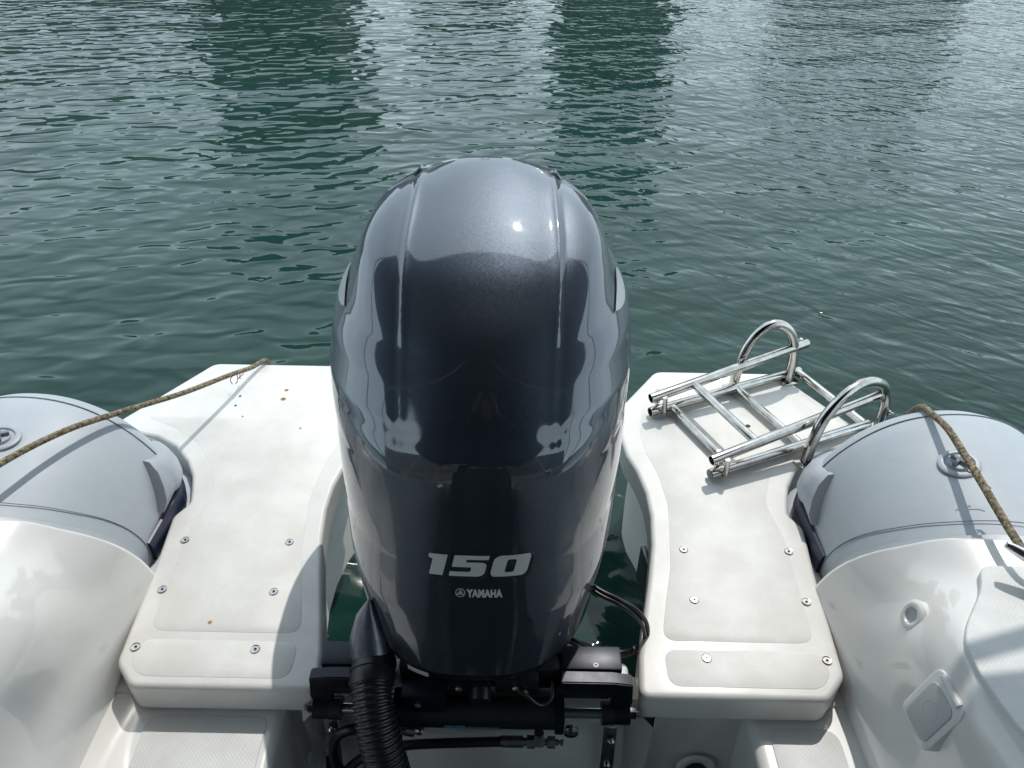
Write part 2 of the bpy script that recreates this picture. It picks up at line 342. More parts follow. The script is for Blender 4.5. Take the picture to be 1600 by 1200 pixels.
# ------------------------------------------------------------------ the boat
boat = thing('inflatable_boat', 'white fibreglass stern of a rigid inflatable boat with grey tubes on both sides', 'boat', (0, 0, 0))
PAD = [(.272, .722, .02), (.280, .80, 0), (.297, .88, 0), (.318, .97, 0), (.336, 1.06, 0), (.344, 1.14, 0), (.342, 1.21, 0), (.330, 1.275, 0), (.312, 1.33, 0), (.304, 1.40, .02),
       (.325, 1.52, .01), (.424, 1.663, .02), (.75, 1.663, .02), (.90, 1.425, .01), (.915, 1.385, .01), (.85, 1.375, 0), (.79, 1.362, 0), (.735, 1.33, 0), (.69, 1.28, 0), (.664, 1.235, 0), (.650, 1.19, 0),
       (.640, 1.15, .008), (.662, 1.112, .012), (.650, 1.0, 0), (.634, .768, .014), (.592, .722, .014)]
for sx in (-1, 1):
    out_ = [(sx*a, b) for a, b in rounded(PAD, .01)]
    pad = slab('swim_platform', out_, .287, .35, 'deck', boat, r=.010, seg=5)
    slab('sponson', offset_in(offset_in(out_, .02), .018), -.35, .29, 'gel', boat, r=.002, seg=1)
    # antiskid fields, front one a narrow strip
    A = [(.325, .832, .03), (.345, .92, .01), (.365, 1.0, .01), (.378, 1.10, .01), (.385, 1.17, .01), (.378, 1.26, .01), (.36, 1.33, .01), (.352, 1.41, .02), (.375, 1.52, .02), (.45, 1.62, .02), (.735, 1.62, .02),
         (.84, 1.43, .02), (.76, 1.395, .02), (.69, 1.345, .02), (.63, 1.27, .02), (.598, 1.18, .02), (.605, 1.12, .02), (.612, 1.08, .02), (.600, .832, .03)]
    slab('antiskid_panel', [(sx*a, b) for a, b in rounded(A, .02)], .3492, .3504, 'skid', pad, r=.0012, seg=2, bottom=False)
    B = [(.325, .742, .025), (.325, .815, .025), (.603, .815, .02), (.612, .772, .02), (.585, .742, .02)]
    slab('antiskid_panel', [(sx*a, b) for a, b in rounded(B, .02)], .3492, .3505, 'skid', pad, r=.0012, seg=2, bottom=False)
    for yy in (1.046, .923, .798):
        for xx in (.399, .611):
            s = disc('screw', (sx*xx, yy, .3506), (0, 0, 1), [(.0088, 0), (.0088, .0010), (.0080, .0016), (.0068, .0014), (.0066, .0008), (.0034, .0008), (.0034, .0012), (.0001, .0012)], 'steel', pad, 24, 30)
            disc('socket', (sx*xx+.0003, yy, .3519), (0, 0, 1), [(.0026, 0), (.0026, .0003), (.0001, .0003)], 'gap', pad, 6)
    # washed-out hull moulding round the foot of the platform
    st = [(-.343, .80, .01), (-.343, .745, .03), (-.335, .38, .03), (-.70, .38, .01), (-.70, .80, .01)] if sx < 0 else [(.470, .80, .01), (.470, .745, .03), (.475, .38, .03), (.70, .38, .01), (.70, .80, .01)]
    stp = slab('cockpit_step', rounded(st, .02), -.25, .277, 'gel', boat, r=.018, seg=5)
    sp = [(-.365, .715, .02), (-.362, .40, .03), (-.565, .40, .03), (-.575, .715, .03)] if sx < 0 else [(.500, .712, .02), (.502, .40, .03), (.62, .40, .03), (.62, .712, .03)]
    slab('antiskid_panel', rounded(sp, .03),  .276, .2785, 'skid2', stp, r=.002, seg=2, bottom=False)
    # ------------- cockpit side and side deck
    PF = [(.690, -.05), (.675, .10), (.662, .22), (.655, .33), (.674, .43), (-.012, .54), (.008, .588), (.030, .604), (.10, .6065), (.93, .6068), (1.03, .6068), (1.12, .592), (1.18, .54), (1.20, .46)]
    PA = [(.640, .12), (.640, .20), (.640, .28), (.642, .335), (.650, .38), (.664, .43), (.690, .485), (.725, .535), (.785, .587), (.90, .6095), (1.0, .606), (1.09, .560), (1.16, .48), (1.19, .40)]
    YE = [.95, .955, .96, .960, .956, .945, .925, .900, .872, .842, .818, .815, .815, .815]
    ks = np.arange(len(PF)); s_ = np.linspace(0, len(PF)-1, (len(PF)-1)*7+1)
    ys = np.concatenate([[-1.8, -1.2, -.6, -.2], np.linspace(0, .66, 34), np.linspace(.67, .946, 50)])
    def edge(y): return float(pchip([-2, .35, .46, .52, .60, .66, .72, .785, .84, 1.0], [.76, .745, .70, .672, .664, .665, .685, .722, .75, .76], y))
    V = []; F = []; n = len(s_); ax = pchip(ks, [p[0] for p in PA], s_); az = pchip(ks, [p[1] for p in PA], s_); ye = pchip(ks, YE, s_)
    for y in ys:
        y = float(y); k = max(0, min(1, (y-.66)/.28)); k = k*k*(3-2*k); xe = edge(y)
        fx = pchip(ks, [p[0]+(xe if 5 <= i <= 8 else 0) for i, p in enumerate(PF)], s_); fz = pchip(ks, [p[1] for p in PF], s_)
        for i in range(n):
            yy = y if y < .7 else .7+(float(ye[i])-.7)*(y-.7)/(.946-.7)
            V.append((sx*(fx[i]*(1-k)+ax[i]*k), yy, fz[i]*(1-k)+az[i]*k))
    G = np.array(V).reshape(len(ys), n, 3)
    for _ in range(120):
        G[5:-1] = G[5:-1]*.5 + (G[4:-2]+G[6:])*.25
        G[:, 3:45] = np.concatenate([G[:, 3:4], G[:, 4:44]*.8+(G[:, 3:43]+G[:, 5:45])*.1, G[:, 44:45]], 1) if _ < 2 else G[:, 3:45]
    V = [tuple(q) for q in G.reshape(-1, 3)]
    for j in range(len(ys)-1):
        for i in range(n-1): F.append((j*n+i, j*n+i+1, (j+1)*n+i+1, (j+1)*n+i))
    from mathutils.bvhtree import BVHTree
    deck_bvh = BVHTree.FromPolygons([tuple(v) for v in V], F)
    co = mesh('side_deck', V, F, 'gel', boat)
    so_ = co.modifiers.new('t', 'SOLIDIFY'); so_.thickness = .010; so_.offset = 0; so_.use_rim = True
    # antiskid field on the side deck
    D = [(.783, .80, .02), (.765, .755, .03), (.712, .69, .02), (.694, .655, .02), (.694, .60, .02), (.708, .53, .02), (.745, .46, .03), (.80, .38, .03), (1.08, .38, .03), (1.08, .80, .03)]
    pts = [(sx*a, b) for a, b in rounded(D, .02)]
    pn = slab('antiskid_panel', pts, .594, .6105, 'skid2', co, r=.003, seg=3)
    # ------------- tube
    tx, tz, tr = .93, .345, .258
    prof = [(-3.6, .25), (-1, .25), (.2, .235), (.82, .240), (.90, .258), (1.10, .258), (1.165, .257), (1.195, .253), (1.222, .240), (1.245, .218), (1.262, .185), (1.275, .13), (1.282, .06), (1.284, .001)]
    V = []; F = []; sg = 96
    for y, r in prof:
        for k in range(sg):
            a = 2*math.pi*k/sg; V.append((sx*(tx+r*math.cos(a)), y, tz+r*math.sin(a)))
    for j in range(len(prof)-1):
        for k in range(sg): F.append((j*sg+k, j*sg+(k+1) % sg, (j+1)*sg+(k+1) % sg, (j+1)*sg+k))
    tb = mesh('inflatable_tube', V, F, 'tube', boat); s2 = tb.modifiers.new('s', 'SUBSURF'); s2.levels = s2.render_levels = 1
    def arc(y, r, a0, a1, nn=60, w=0): return [(sx*(tx+r*math.cos(a)), y + w*math.sin(a*7), tz+r*math.sin(a)) for a in [R(a0+(a1-a0)*i/nn) for i in range(nn+1)]]
    tube('seam', arc(1.192, .2530, -20, 200, w=.0012), .0014, 'glue', tb, 6)
    # tape and flap joining the tube to the side deck: they follow the deck's aft edge
    kk = np.linspace(2.5, 12, 90); eax = pchip(ks, [p[0] for p in PA], kk); eaz = pchip(ks, [p[1] for p in PA], kk); eye = pchip(ks, YE, kk)
    def on_tube(i, dy, r):
        q = Vector((eax[i]-tx, eaz[i]-tz)).normalized()*r; return (sx*(tx+q.x), eye[i]+dy, tz+q.y)
    tube('seam', [on_tube(i, .058, .2582) for i in range(90)], .0009, 'glue', tb, 6)
    for nm, d0, d1, rr, m_ in (('tape', -.06, .026, .2615, 'tube2'), ('flap', -.06, .010, .2665, 'tube2')):
        V2 = []; F2 = []
        for i in range(90):
            for dy, r_ in ((d0, rr), ((d0+d1)/2, rr), (d1-.002, rr), (d1, .2575)): V2.append(on_tube(i, dy, r_))
        for i in range(89):
            for k in range(3): F2.append((i*4+k, i*4+k+1, i*4+k+5, i*4+k+4))
        mesh(nm, V2, F2, m_, tb, True, 30)
    tube('edge_gap_shade', [on_tube(i, -.0005, .2675) for i in range(90)], .0022, 'gap', tb, 6)  # dark line drawn in for the shade under the deck edge
    # rubbing strake round the stern end of the tube: D-shaped band, plus navy band and second strake under it
    def band(nm, path, zc, hh, th, m_, twist=0, cut=0):
        P = spline([(p[0], p[1], 0) for p in path], 8); V = []; F = []; prof_ = [(0, -1), (.55, -.95), (1, -.55), (1.08, 0), (1, .55), (.55, .95), (0, 1)]
        for i, p in enumerate(P):
            t = (P[min(i+1, len(P)-1)]-P[max(i-1, 0)]).normalized(); nrm = Vector((t.y, -t.x, 0)); 
            z = zc(i/(len(P)-1)) if callable(zc) else zc
            for a, b_ in prof_:
                shift = cut*(b_-1)*.5 if i == 0 else 0
                q = a*th + math.sqrt(max(0, tr*tr-(z+b_*hh-tz)**2))-tr; V.append((sx*(p.x-nrm.x*q - t.x*shift), p.y-nrm.y*q - t.y*shift, z+b_*hh))
        k = len(prof_)
        for j in range(len(P)-1):
            for i in range(k-1): F.append((j*k+i, j*k+i+1, (j+1)*k+i+1, (j+1)*k+i))
        F.append(tuple(range(k))); F.append(tuple(range((len(P)-1)*k, len(P)*k)))
        return mesh(nm, V, F, m_, tb, True, 45)
    pth = [(.672, 1.150), (.673, 1.172), (.682, 1.20), (.705, 1.236), (.752, 1.266), (.83, 1.284), (.93, 1.29), (1.05, 1.28), (1.13, 1.245), (1.18, 1.17), (1.188, 1.0), (1.188, .6), (1.188, -3)]
    band('rubbing_strake', pth, lambda t: .425-.03*min(1, t*4), .045, .020, 'strake', cut=-.06)
    pth2 = [(.672, 1.02)] + [(a-.006 if a < .9 else a, b) for a, b in pth[:6]] + pth[6:]
    band('navy_band', pth2, .335, .035, .008, 'navy')
    pth3 = [(.672, .98)] + [(a-.006 if a < .9 else a, b+.008) for a, b in pth[:6]] + pth[6:]
    band('rubbing_strake', pth3, .285, .035, .030, 'tube2')
    # valve
    ang = math.acos((.868-tx)/tr) if sx > 0 else math.acos((.899-tx)/tr)
    yv = 1.049 if sx > 0 else 1.062
    nv = Vector((sx*math.cos(ang), 0, math.sin(ang))); cv = Vector((sx*tx, yv, tz)) + nv*tr
    vv = disc('valve', cv, nv, [(.036, 0), (.0355, .003), (.032, .005), (.026, .0045), (.0245, .001), (.019, .001), (.0185, .006), (.012, .007), (.0001, .007)], 'strake', tb, 40)
    bm = bmesh.new(); rt = nv.to_track_quat('Z', 'Y').to_matrix() @ Matrix.Rotation(R(30), 3, 'Z')
    for k in range(2):
        r2 = rt @ Matrix.Rotation(R(90*k), 3, 'Z'); c0 = cv + nv*.009
        add_box(bm, c0-Vector((.017, .0035, .005)), c0+Vector((.017, .0035, .005)), r2, .0015)
    frombm('valve_grip', bm, 'glue', vv, True, 40)

# rust-stained bolt holes and specks on the left platform, screw holes
pads = [o for o in bpy.data.objects if o.name.startswith('swim_platform')]
for (x, y, r, m_) in [(-.530, 1.548, .0055, 'rust'), (-.529, 1.511, .007, 'rust'), (-.640, 1.52, .0032, 'hole'), (-.640, 1.482, .003, 'hole'), (-.61, 1.44, .002, 'hole'), (-.53, 1.548, .002, 'hole'), (-.529, 1.511, .0025, 'hole'), (-.497, .832+.02, .004, 'rust'), (-.46, 1.40, .002, 'hole')]:
    disc('bolt_hole', (x, y, .3505 + (.0006 if m_ == 'hole' else 0)), (0, 0, 1), [(r, 0), (r*.8, .0004), (.0001, .0004)], m_, pads[0], 14)
disc('bolt_hole', (.62, 1.44, .3505), (0, 0, 1), [(.006, 0), (.005, .0008), (.0001, .0008)], 'hole', pads[1], 14)

# transom, splash well and floor
def prism(name, prof, x0, x1, m, parent, bev=.012):
    bm = bmesh.new(); a = [bm.verts.new((x0, y, z)) for y, z in prof]; b = [bm.verts.new((x1, y, z)) for y, z in prof]; n = len(prof)
    bm.faces.new(a); bm.faces.new(b[::-1])
    for i in range(n): bm.faces.new((a[i], a[(i+1) % n], b[(i+1) % n], b[i]))
    if bev: bmesh.ops.bevel(bm, geom=bm.edges[:], offset=bev, segments=4, affect='EDGES', profile=.5)
    return frombm(name, bm, m, parent, True, 35)
tr_ = prism('transom', [(.80, -.3), (.80, .335), (.762, .335), (.72, .12), (.70, -.02), (.70, -.3)], -.262, .262, 'gel', boat)
prism('transom', [(.805, -.3), (.805, .283), (.752, .283), (.735, .12), (.712, -.02), (.712, -.3)], -.80, .80, 'gel', boat, .008)
bm = bmesh.new(); add_box(bm, (-.80, -4.2, -.3), (.80, .715, -.03), None, .01); frombm('cockpit_floor', bm, 'gel', boat, True, 35)
for x in (-.288, .402):
    c = Vector((x, .7235, .115)); n = (0, -.99, .12)
    d_ = disc('drain', c, n, [(.036, 0), (.036, .004), (.033, .006), (.022, .005), (.020, -.004), (.0001, -.004)], 'fitting', boat, 36)
    disc('drain_hole', c+Vector(n)*.0062, n, [(.0185, 0), (.0185, -.001), (.0001, -.001)], 'gap', d_, 30)
# stainless tabs under the ram
for x, z in ((-.262, .20), (.232, .18)):
    t_ = box('bracket_tab', (x-.012, .712, z-.055), (x+.012, .716, z+.07), 'zinc', boat, Matrix.Rotation(R(-9), 3, 'X'), .0015)
    disc('bolt', (x, .708, z-.03), (0, -1, .15), [(.008, 0), (.0075, .005), (.004, .008), (.0001, .008)], 'steel', t_)
    disc('bolt', (x+.002, .712, z+.045), (0, -1, .15), [(.008, 0), (.0075, .005), (.004, .008), (.0001, .008)], 'steel', t_)
disc('bolt', (.162, .72, .243), (0, -1, .2), [(.014, 0), (.013, .006), (.006, .010), (.0001, .010)], 'steel', tr_)
# dark rubber pad on the inner wall of the right sponson
box('rubber_pad', (.330, 1.02, .20), (.342, 1.10, .30), 'rubber', boat, Matrix.Rotation(R(9), 3, 'Z'), .003)

sd_ = [o for o in bpy.data.objects if o.name.startswith('side_deck')]
# round fitting and small hatch on the right cockpit side
def on_deck(frm, to):
    frm, to = Vector(frm), Vector(to); h_, n_, _, _ = deck_bvh.ray_cast(frm, (to-frm).normalized())
    if n_.x > 0: n_ = -n_
    return h_, n_
c, n = on_deck((.05, 0, 1.55), (.71, .777, .506)); n = (n + Vector((-.93, -.12, .30))*2).normalized(); c = c + n*.005
f_ = disc('shower_fitting', c, n, [(.027, -.020), (.027, .002), (.024, .006), (.019, .008), (.014, .007), (.012, .003), (.0001, .003)], 'fitting', sd_[1], 40)
disc('fitting_hole', c+n*.0038, n, [(.0105, -.001), (.0105, 0), (.0001, 0)], 'lid', f_, 24)
HO, hn = on_deck((.05, 0, 1.55), (.68, .622, .500)); hn = (hn*.3 + Vector((-.95, -.06, .30))).normalized(); HO = HO+hn*.005
hx = (Vector((0, -1, 0)) - hn*hn.dot(Vector((0, -1, 0)))).normalized(); hu = hn.cross(hx).normalized()
if hu.z < 0: hu = -hu
def hpt(a, b, d): return HO + hx*a + hu*b + hn*d
def hslab(nm, pts, d0, d1, r, m_, par):
    P = rounded(pts, .01); lay = [(0, d0), (0, d1-r), (r*.3, d1-r*.3), (r, d1)]; V = []; F = []; nn = len(P); rows = [offset_in(P, o_) if o_ else P for o_, _ in lay]
    a = sum(P[i][0]*P[(i+1) % nn][1]-P[(i+1) % nn][0]*P[i][1] for i in range(nn))
    if a < 0: rows = [offset_in(P[::-1], o_) if o_ else P[::-1] for o_, _ in lay]
    for row, (_, d) in zip(rows, lay): V += [hpt(q[0], q[1], d) for q in row]
    for j in range(len(lay)-1):
        for i in range(nn): F.append((j*nn+i, j*nn+(i+1) % nn, (j+1)*nn+(i+1) % nn, (j+1)*nn+i))
    F.append(tuple(range((len(lay)-1)*nn, len(lay)*nn))); F.append(tuple(range(nn)))
    return mesh(nm, V, F, m_, par, True, 40)
ht = hslab('hatch', [(-.038, -.060, .02), (.038, -.060, .02), (.038, .052, .02), (-.038, .052, .02)], -.035, .0045, .003, 'fitting', sd_[1])
hslab('hatch_lid', [(-.028, -.050, .015), (.028, -.050, .015), (.028, .033, .015), (-.028, .033, .015)], .003, .0065, .002, 'lid', ht)
tube('hinge', [hpt(-.022, .047, .004), hpt(.024, .047, .004)], .0055, 'fitting', ht, 14)
bm = bmesh.new(); add_disc(bm, hpt(0, -.005, .0060), hn, [(.016, 0), (.0155, .0006), (.013, .0006), (.0125, .0003), (.0001, .0003)], 30); frombm('hatch_emblem', bm, 'lid', ht)

# cleats on the side decks
for sx in (-1, 1):
    c = Vector((sx*.872, .745, .612)); 
    cl = tube('cleat', spline([c+Vector((-sx*.072, .050, .052)), c+Vector((-sx*.035, .024, .044)), c+Vector((0, 0, .041)), c+Vector((sx*.035, -.024, .044)), c+Vector((sx*.072, -.050, .052))], 6), lambda t: .0055+.006*math.sin(math.pi*t)**.6, 'rodsteel', boat, 18)
    bm = bmesh.new()
    for q in (-.02, .02): add_tube(bm, [c+Vector((-sx*q, q*.8, 0)), c+Vector((-sx*q, q*.8, .040))], .009, 14)
    add_disc(bm, c, (0, 0, 1), [(.034, -.002), (.034, .004), (.030, .006), (.0001, .006)], 30); frombm('cleat_base', bm, 'chrome', cl, True, 40)

# ------------------------------------------------------------------ outboard motor
motor = thing('outboard_motor', 'large dark metallic blue grey outboard motor with 150 on its cowling, mounted on the transom', 'outboard motor', (-.007, 1.05, .2))
def grid_mesh(name, P, m, parent, captop=True, ang=None):
    nz, na = P.shape[:2]; V = P.reshape(-1, 3).tolist(); F = []
    for j in range(nz-1):
        for i in range(na): F.append((j*na+i, j*na+(i+1) % na, (j+1)*na+(i+1) % na, (j+1)*na+i))
    if captop: F.append(tuple((nz-1)*na+i for i in range(na)))
    return mesh(name, V, F, m, parent, True, ang)
P = cowl_grid()
P = P[:-2]
cowl = grid_mesh('cowling', P, 'paint', motor)
# lower cowl: gasket, pan and mid section
def ring_at(z, scale, zz=None, cy=1.06, sy=None):
    g = cowl_grid(3, 200)[0]; g = g.copy(); g[:, 0] = -.007+(g[:, 0]+.007)*scale; g[:, 1] = cy+(g[:, 1]-cy)*(sy or scale); g[:, 2] = z; return g
gk = np.stack([ring_at(.412, .97), ring_at(.412, .992), ring_at(.4165, 1.0), ring_at(.4205, .999), ring_at(.423, .97)])
grid_mesh('gasket', gk, 'rubber', cowl, False, 60)
lc = np.stack([ring_at(.412, .95), ring_at(.411, .985), ring_at(.400, .985), ring_at(.385, .965), ring_at(.350, .93), ring_at(.322, .85), ring_at(.318, .3)])
M['pan'] = mat('dark_paint_lower_cowl', (.020, .024, .032), .3, metal=.4, coat=.6)
low = grid_mesh('lower_cowl', lc, 'pan', motor, True, 50)
box('midsection', (-.095, .92, -.8), (.085, 1.22, .33), 'pan', motor, None, .03)
box('clamp_bracket', (-.125, .795, .02), (.11, .93, .335), 'black', motor, None, .01)
# chrome-grey slits on the flanks
def flank_pt(y, z, sx, off):
    W, yf, yb, yc = cowl_row(np.array([z])); W, yf, yb, yc = [float(q[0]) for q in (W, yf, yb, yc)]
    if y > yc: u = (1-((y-yc)/(yb-yc))**2.3)**(1/2.3)
    else: n_ = float(cowl_exp(z)); u = (1-((yc-y)/(yc-yf))**n_)**(1/n_)
    return (-.007+sx*(W*u+off), y, z)
M['slit'] = mat('pale_grey_trim', (.55, .57, .60), .25, metal=.3, coat=.5)
for sx in (-1, 1):
    V = []; F = []; nn = 26; kk = 5
    for i in range(nn+1):
        t = i/nn; h = .016*math.sin(math.pi*min(1,t*1.05+.001))**.7+.0003
        y = 1.20-.145*t; zc_ = .906-.004*t
        for k in range(kk): V.append(flank_pt(y, zc_+h*(k/(kk-1)-.5)*1.5, sx, .0025))
    for i in range(nn):
        for k in range(kk-1): F.append((i*kk+k, i*kk+k+1, (i+1)*kk+k+1, (i+1)*kk+k))
    mesh('air_slit', V, F, 'slit', cowl)

# lettering on the front face
def place_text(name, polys, m, x0, z0, sx_, sz_, off, parent, shear=0):
    bm = bmesh.new()
    for outer, holes in polys:
        es = []
        for lp in [outer]+holes:
            vs = [bm.verts.new((p[0]+shear*p[1], p[1], 0)) for p in lp]
            for i in range(len(vs)): es.append(bm.edges.new((vs[i], vs[(i+1) % len(vs)])))
        bmesh.ops.triangle_fill(bm, use_beauty=True, edges=es)
    return wrap(name, bm, m, x0, z0, sx_, sz_, off, parent)
def wrap(name, bm, m, x0, z0, sx_, sz_, off, parent):
    xs = [v.co.x for v in bm.verts]; a, b = min(xs), max(xs); k = 24
    for i in range(1, k):
        bmesh.ops.bisect_plane(bm, geom=bm.verts[:]+bm.edges[:]+bm.faces[:], plane_co=(a+(b-a)*i/k, 0, 0), plane_no=(1, 0, 0))
    for v in bm.verts:
        x = x0+v.co.x*sx_; z = z0+v.co.y*sz_*.945; v.co = Vector((x, front_y(x, z)-off, z+off*.3))
    bmesh.ops.solidify(bm, geom=bm.faces[:], thickness=.0003) if False else None
    return frombm(name, bm, m, parent, False)
def rc(pts): return rounded(pts, .05, 3)
one = (rc([(0, 0, .02), (.62, 0, .02), (.62, 1, .02), (-.22, 1, .02), (-.22, .80, .1), (0, .76, .05)]), [])
five = (rc([(.93, 1, .02), (2.50, 1, .02), (2.50, .80, .02), (1.52, .80, .02), (1.52, .67, .02), (2.30, .67, .22), (2.48, .58, .15), (2.48, .13, .15), (2.30, 0, .2), (.90, 0, .02), (.90, .22, .02), (1.82, .22, .06), (1.82, .44, .06), (.93, .44, .02)]), [])
zero = (rc([(2.95, 1, .25), (4.32, 1, .25), (4.40, .85, .2), (4.40, .15, .2), (4.25, 0, .25), (2.88, 0, .25), (2.74, .15, .2), (2.74, .85, .2)]), [rc([(3.36, .80, .1), (3.78, .80, .1), (3.78, .20, .1), (3.36, .20, .1)][::-1])])
U = .0342
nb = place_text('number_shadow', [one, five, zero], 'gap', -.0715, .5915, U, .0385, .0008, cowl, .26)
nb = place_text('number_lettering', [one, five, zero], 'silver', -.0762, .5965, U, .0385, .0016, cowl, .26)
tcur = bpy.data.curves.new('maker_lettering', 'FONT'); tcur.body = 'YAMAHA'; tcur.size = 1; tcur.offset = .06; tcur.space_character = 1.06; tcur.resolution_u = 4
tob = bpy.data.objects.new('maker_lettering', tcur); C.objects.link(tob); bpy.context.view_layer.update()
tme = bpy.data.meshes.new_from_object(tob.evaluated_get(bpy.context.evaluated_depsgraph_get()))
bpy.data.objects.remove(tob); bm = bmesh.new(); bm.from_mesh(tme)
w_ = max(v.co.x for v in bm.verts)-min(v.co.x for v in bm.verts); h_ = max(v.co.y for v in bm.verts)
wrap('maker_lettering', bm, 'silver', -.0385+.022, .5600, .0565/w_, .0135/h_/.945, .0012, cowl)
# round maker's emblem: ring with three tuning-fork spokes
ring = ([(math.cos(a)*1, math.sin(a)*1) for a in [i*math.pi/16 for i in range(32)]], [[(math.cos(a)*.86, math.sin(a)*.86) for a in [-i*math.pi/16 for i in range(32)]]])
spokes = []
for k in range(3):
    a0 = R(90+120*k); d = (math.cos(a0), math.sin(a0)); q = (-d[1], d[0])
    def pt(r, s): return (d[0]*r+q[0]*s, d[1]*r+q[1]*s)
    for r0, r1, s, w2 in ((.0, .80, 0, .05), (.12, .74, .20, .045), (.12, .74, -.20, .045), (-.45, .05, 0, .05)):
        spokes.append(([pt(r0, s-w2), pt(r1, s-w2), pt(r1, s+w2), pt(r0, s+w2)], []))
place_text('maker_emblem', [ring], 'silver', -.0275, .5668, .0077, .0082, .0012, cowl)
for i, s in enumerate(spokes):
    if i == 0: bmE = bmesh.new()
    vs = [bmE.verts.new((p[0], p[1], 0)) for p in s[0]]; bmE.faces.new(vs)
wrap('maker_emblem', bmE, 'silver', -.0275, .5668, .0077, .0082, .0014, cowl)
# sticker on the lower cowl
def pan_pt(x, z, off): return (x, front_y(x, .43)+.003-off, z)
bm = bmesh.new(); r1 = [bm.verts.new(pan_pt(x, .4085, .004)) for x in np.linspace(-.118, -.082, 8)]; r2 = [bm.verts.new(pan_pt(x, .397, .004)) for x in np.linspace(-.118, -.082, 8)]
for i in range(7): bm.faces.new((r1[i], r1[i+1], r2[i+1], r2[i]))
frombm('sticker', bm, 'sticker', low, False)

# rigging port and corrugated hose
M['port'] = mat('grey_blue_paint_port', (.16, .17, .21), .32, metal=.5, coat=.6, mottle=.3, mscale=40)
bm = bmesh.new()
secs = [((-.184, .802, .492), .002), ((-.187, .797, .455), .022), ((-.186, .785, .42), .034), ((-.184, .768, .385), .0385), ((-.181, .755, .370), .040)]
add_tube(bm, [s[0] for s in secs], lambda t: float(np.interp(t, np.linspace(0, 1, 5), [s[1] for s in secs])), 28); port = frombm('rigging_port', bm, 'port', motor, True, 50)
hp = spline([(-.181, .757, .380), (-.178, .722, .381), (-.172, .690, .368), (-.160, .655, .340), (-.146, .625, .300), (-.132, .600, .245), (-.122, .585, .18), (-.12, .57, .09), (-.14, .52, .02), (-.2, .40, .0)], 60)
tube('hose_collar', hp[:75], lambda t: .0375+.0025*(t < .12)+.002*(.5 < t < .62), 'black', motor, 32, None, 30)
def ribs(s, a): return 1+.045*math.copysign(abs(math.sin(math.pi*s/.0075))**.5, math.sin(math.pi*s/.0075*2) if False else math.sin(2*math.pi*s/.0075))
tube('rigging_hose', even(hp[70:], .00065), .0335, 'hose', motor, 40, lambda s, a: 1+.055*max(-1, min(1, 1.8*math.sin(2*math.pi*s/.0092))), 0)
hg = [o for o in bpy.data.objects if o.name == 'rigging_hose'][0]
# loop of two black cables
bm = bmesh.new()
lp = [(.17, .90, .45), (.205, .868, .447), (.240, .852, .440), (.272, .848, .418), (.294, .846, .385), (.301, .846, .345), (.292, .846, .312), (.268, .846, .294), (.238, .846, .295), (.205, .842, .312), (.175, .836, .338), (.14, .85, .345)]
add_tube(bm, spline(lp, 8), .0040, 12)
add_tube(bm, spline([(p[0]+(-.006 if .25 < p[0] else .0), p[1]-.007, p[2]-.004) for p in lp], 8), .0036, 12)
cb = frombm('cable_loop', bm, 'rubber', motor); bm = bmesh.new(); add_disc(bm, (.283, .8435, .303), (.8, 0, .6), [(.0085, -.003), (.0085, .003), (.001, .003)], 14); add_box(bm, (.288, .842, .292), (.300, .845, .300), None, .001); frombm('cable_tie', bm, 'black', cb)
# clutter on the front of the clamp bracket
bm = bmesh.new()
add_box(bm, (-.135, .742, .335), (.14, .80, .392), None, .006); frombm('steering_bracket', bm, 'black', motor, True, 35)
box('bracket_plate', (-.128, .700, .322), (-.055, .742, .372), 'anod', motor, None, .004)
box('bracket_plate', (-.05, .716, .358), (.02, .742, .388), 'anod', motor, None, .003)
box('bracket_plate', (.028, .722, .352), (.10, .742, .390), 'black', motor, None, .003)
tube('tilt_pin', [(.004, .70, .362), (.004, .75, .372)], .017, 'black', motor, 24)
for x, y, z in ((-.032, .716, .376), (.062, .720, .374), (.078, .720, .364), (-.10, .70, .352)):
    disc('bolt', (x, y, z), (0, -1, .2), [(.006, 0), (.006, .004), (.003, .006), (.0001, .006)], 'zinc', motor, 6)
tube('cable', spline([(.06, .72, .375), (.085, .705, .368), (.105, .70, .355), (.122, .712, .358), (.125, .735, .37)], 6), .0035, 'rubber', motor, 10)

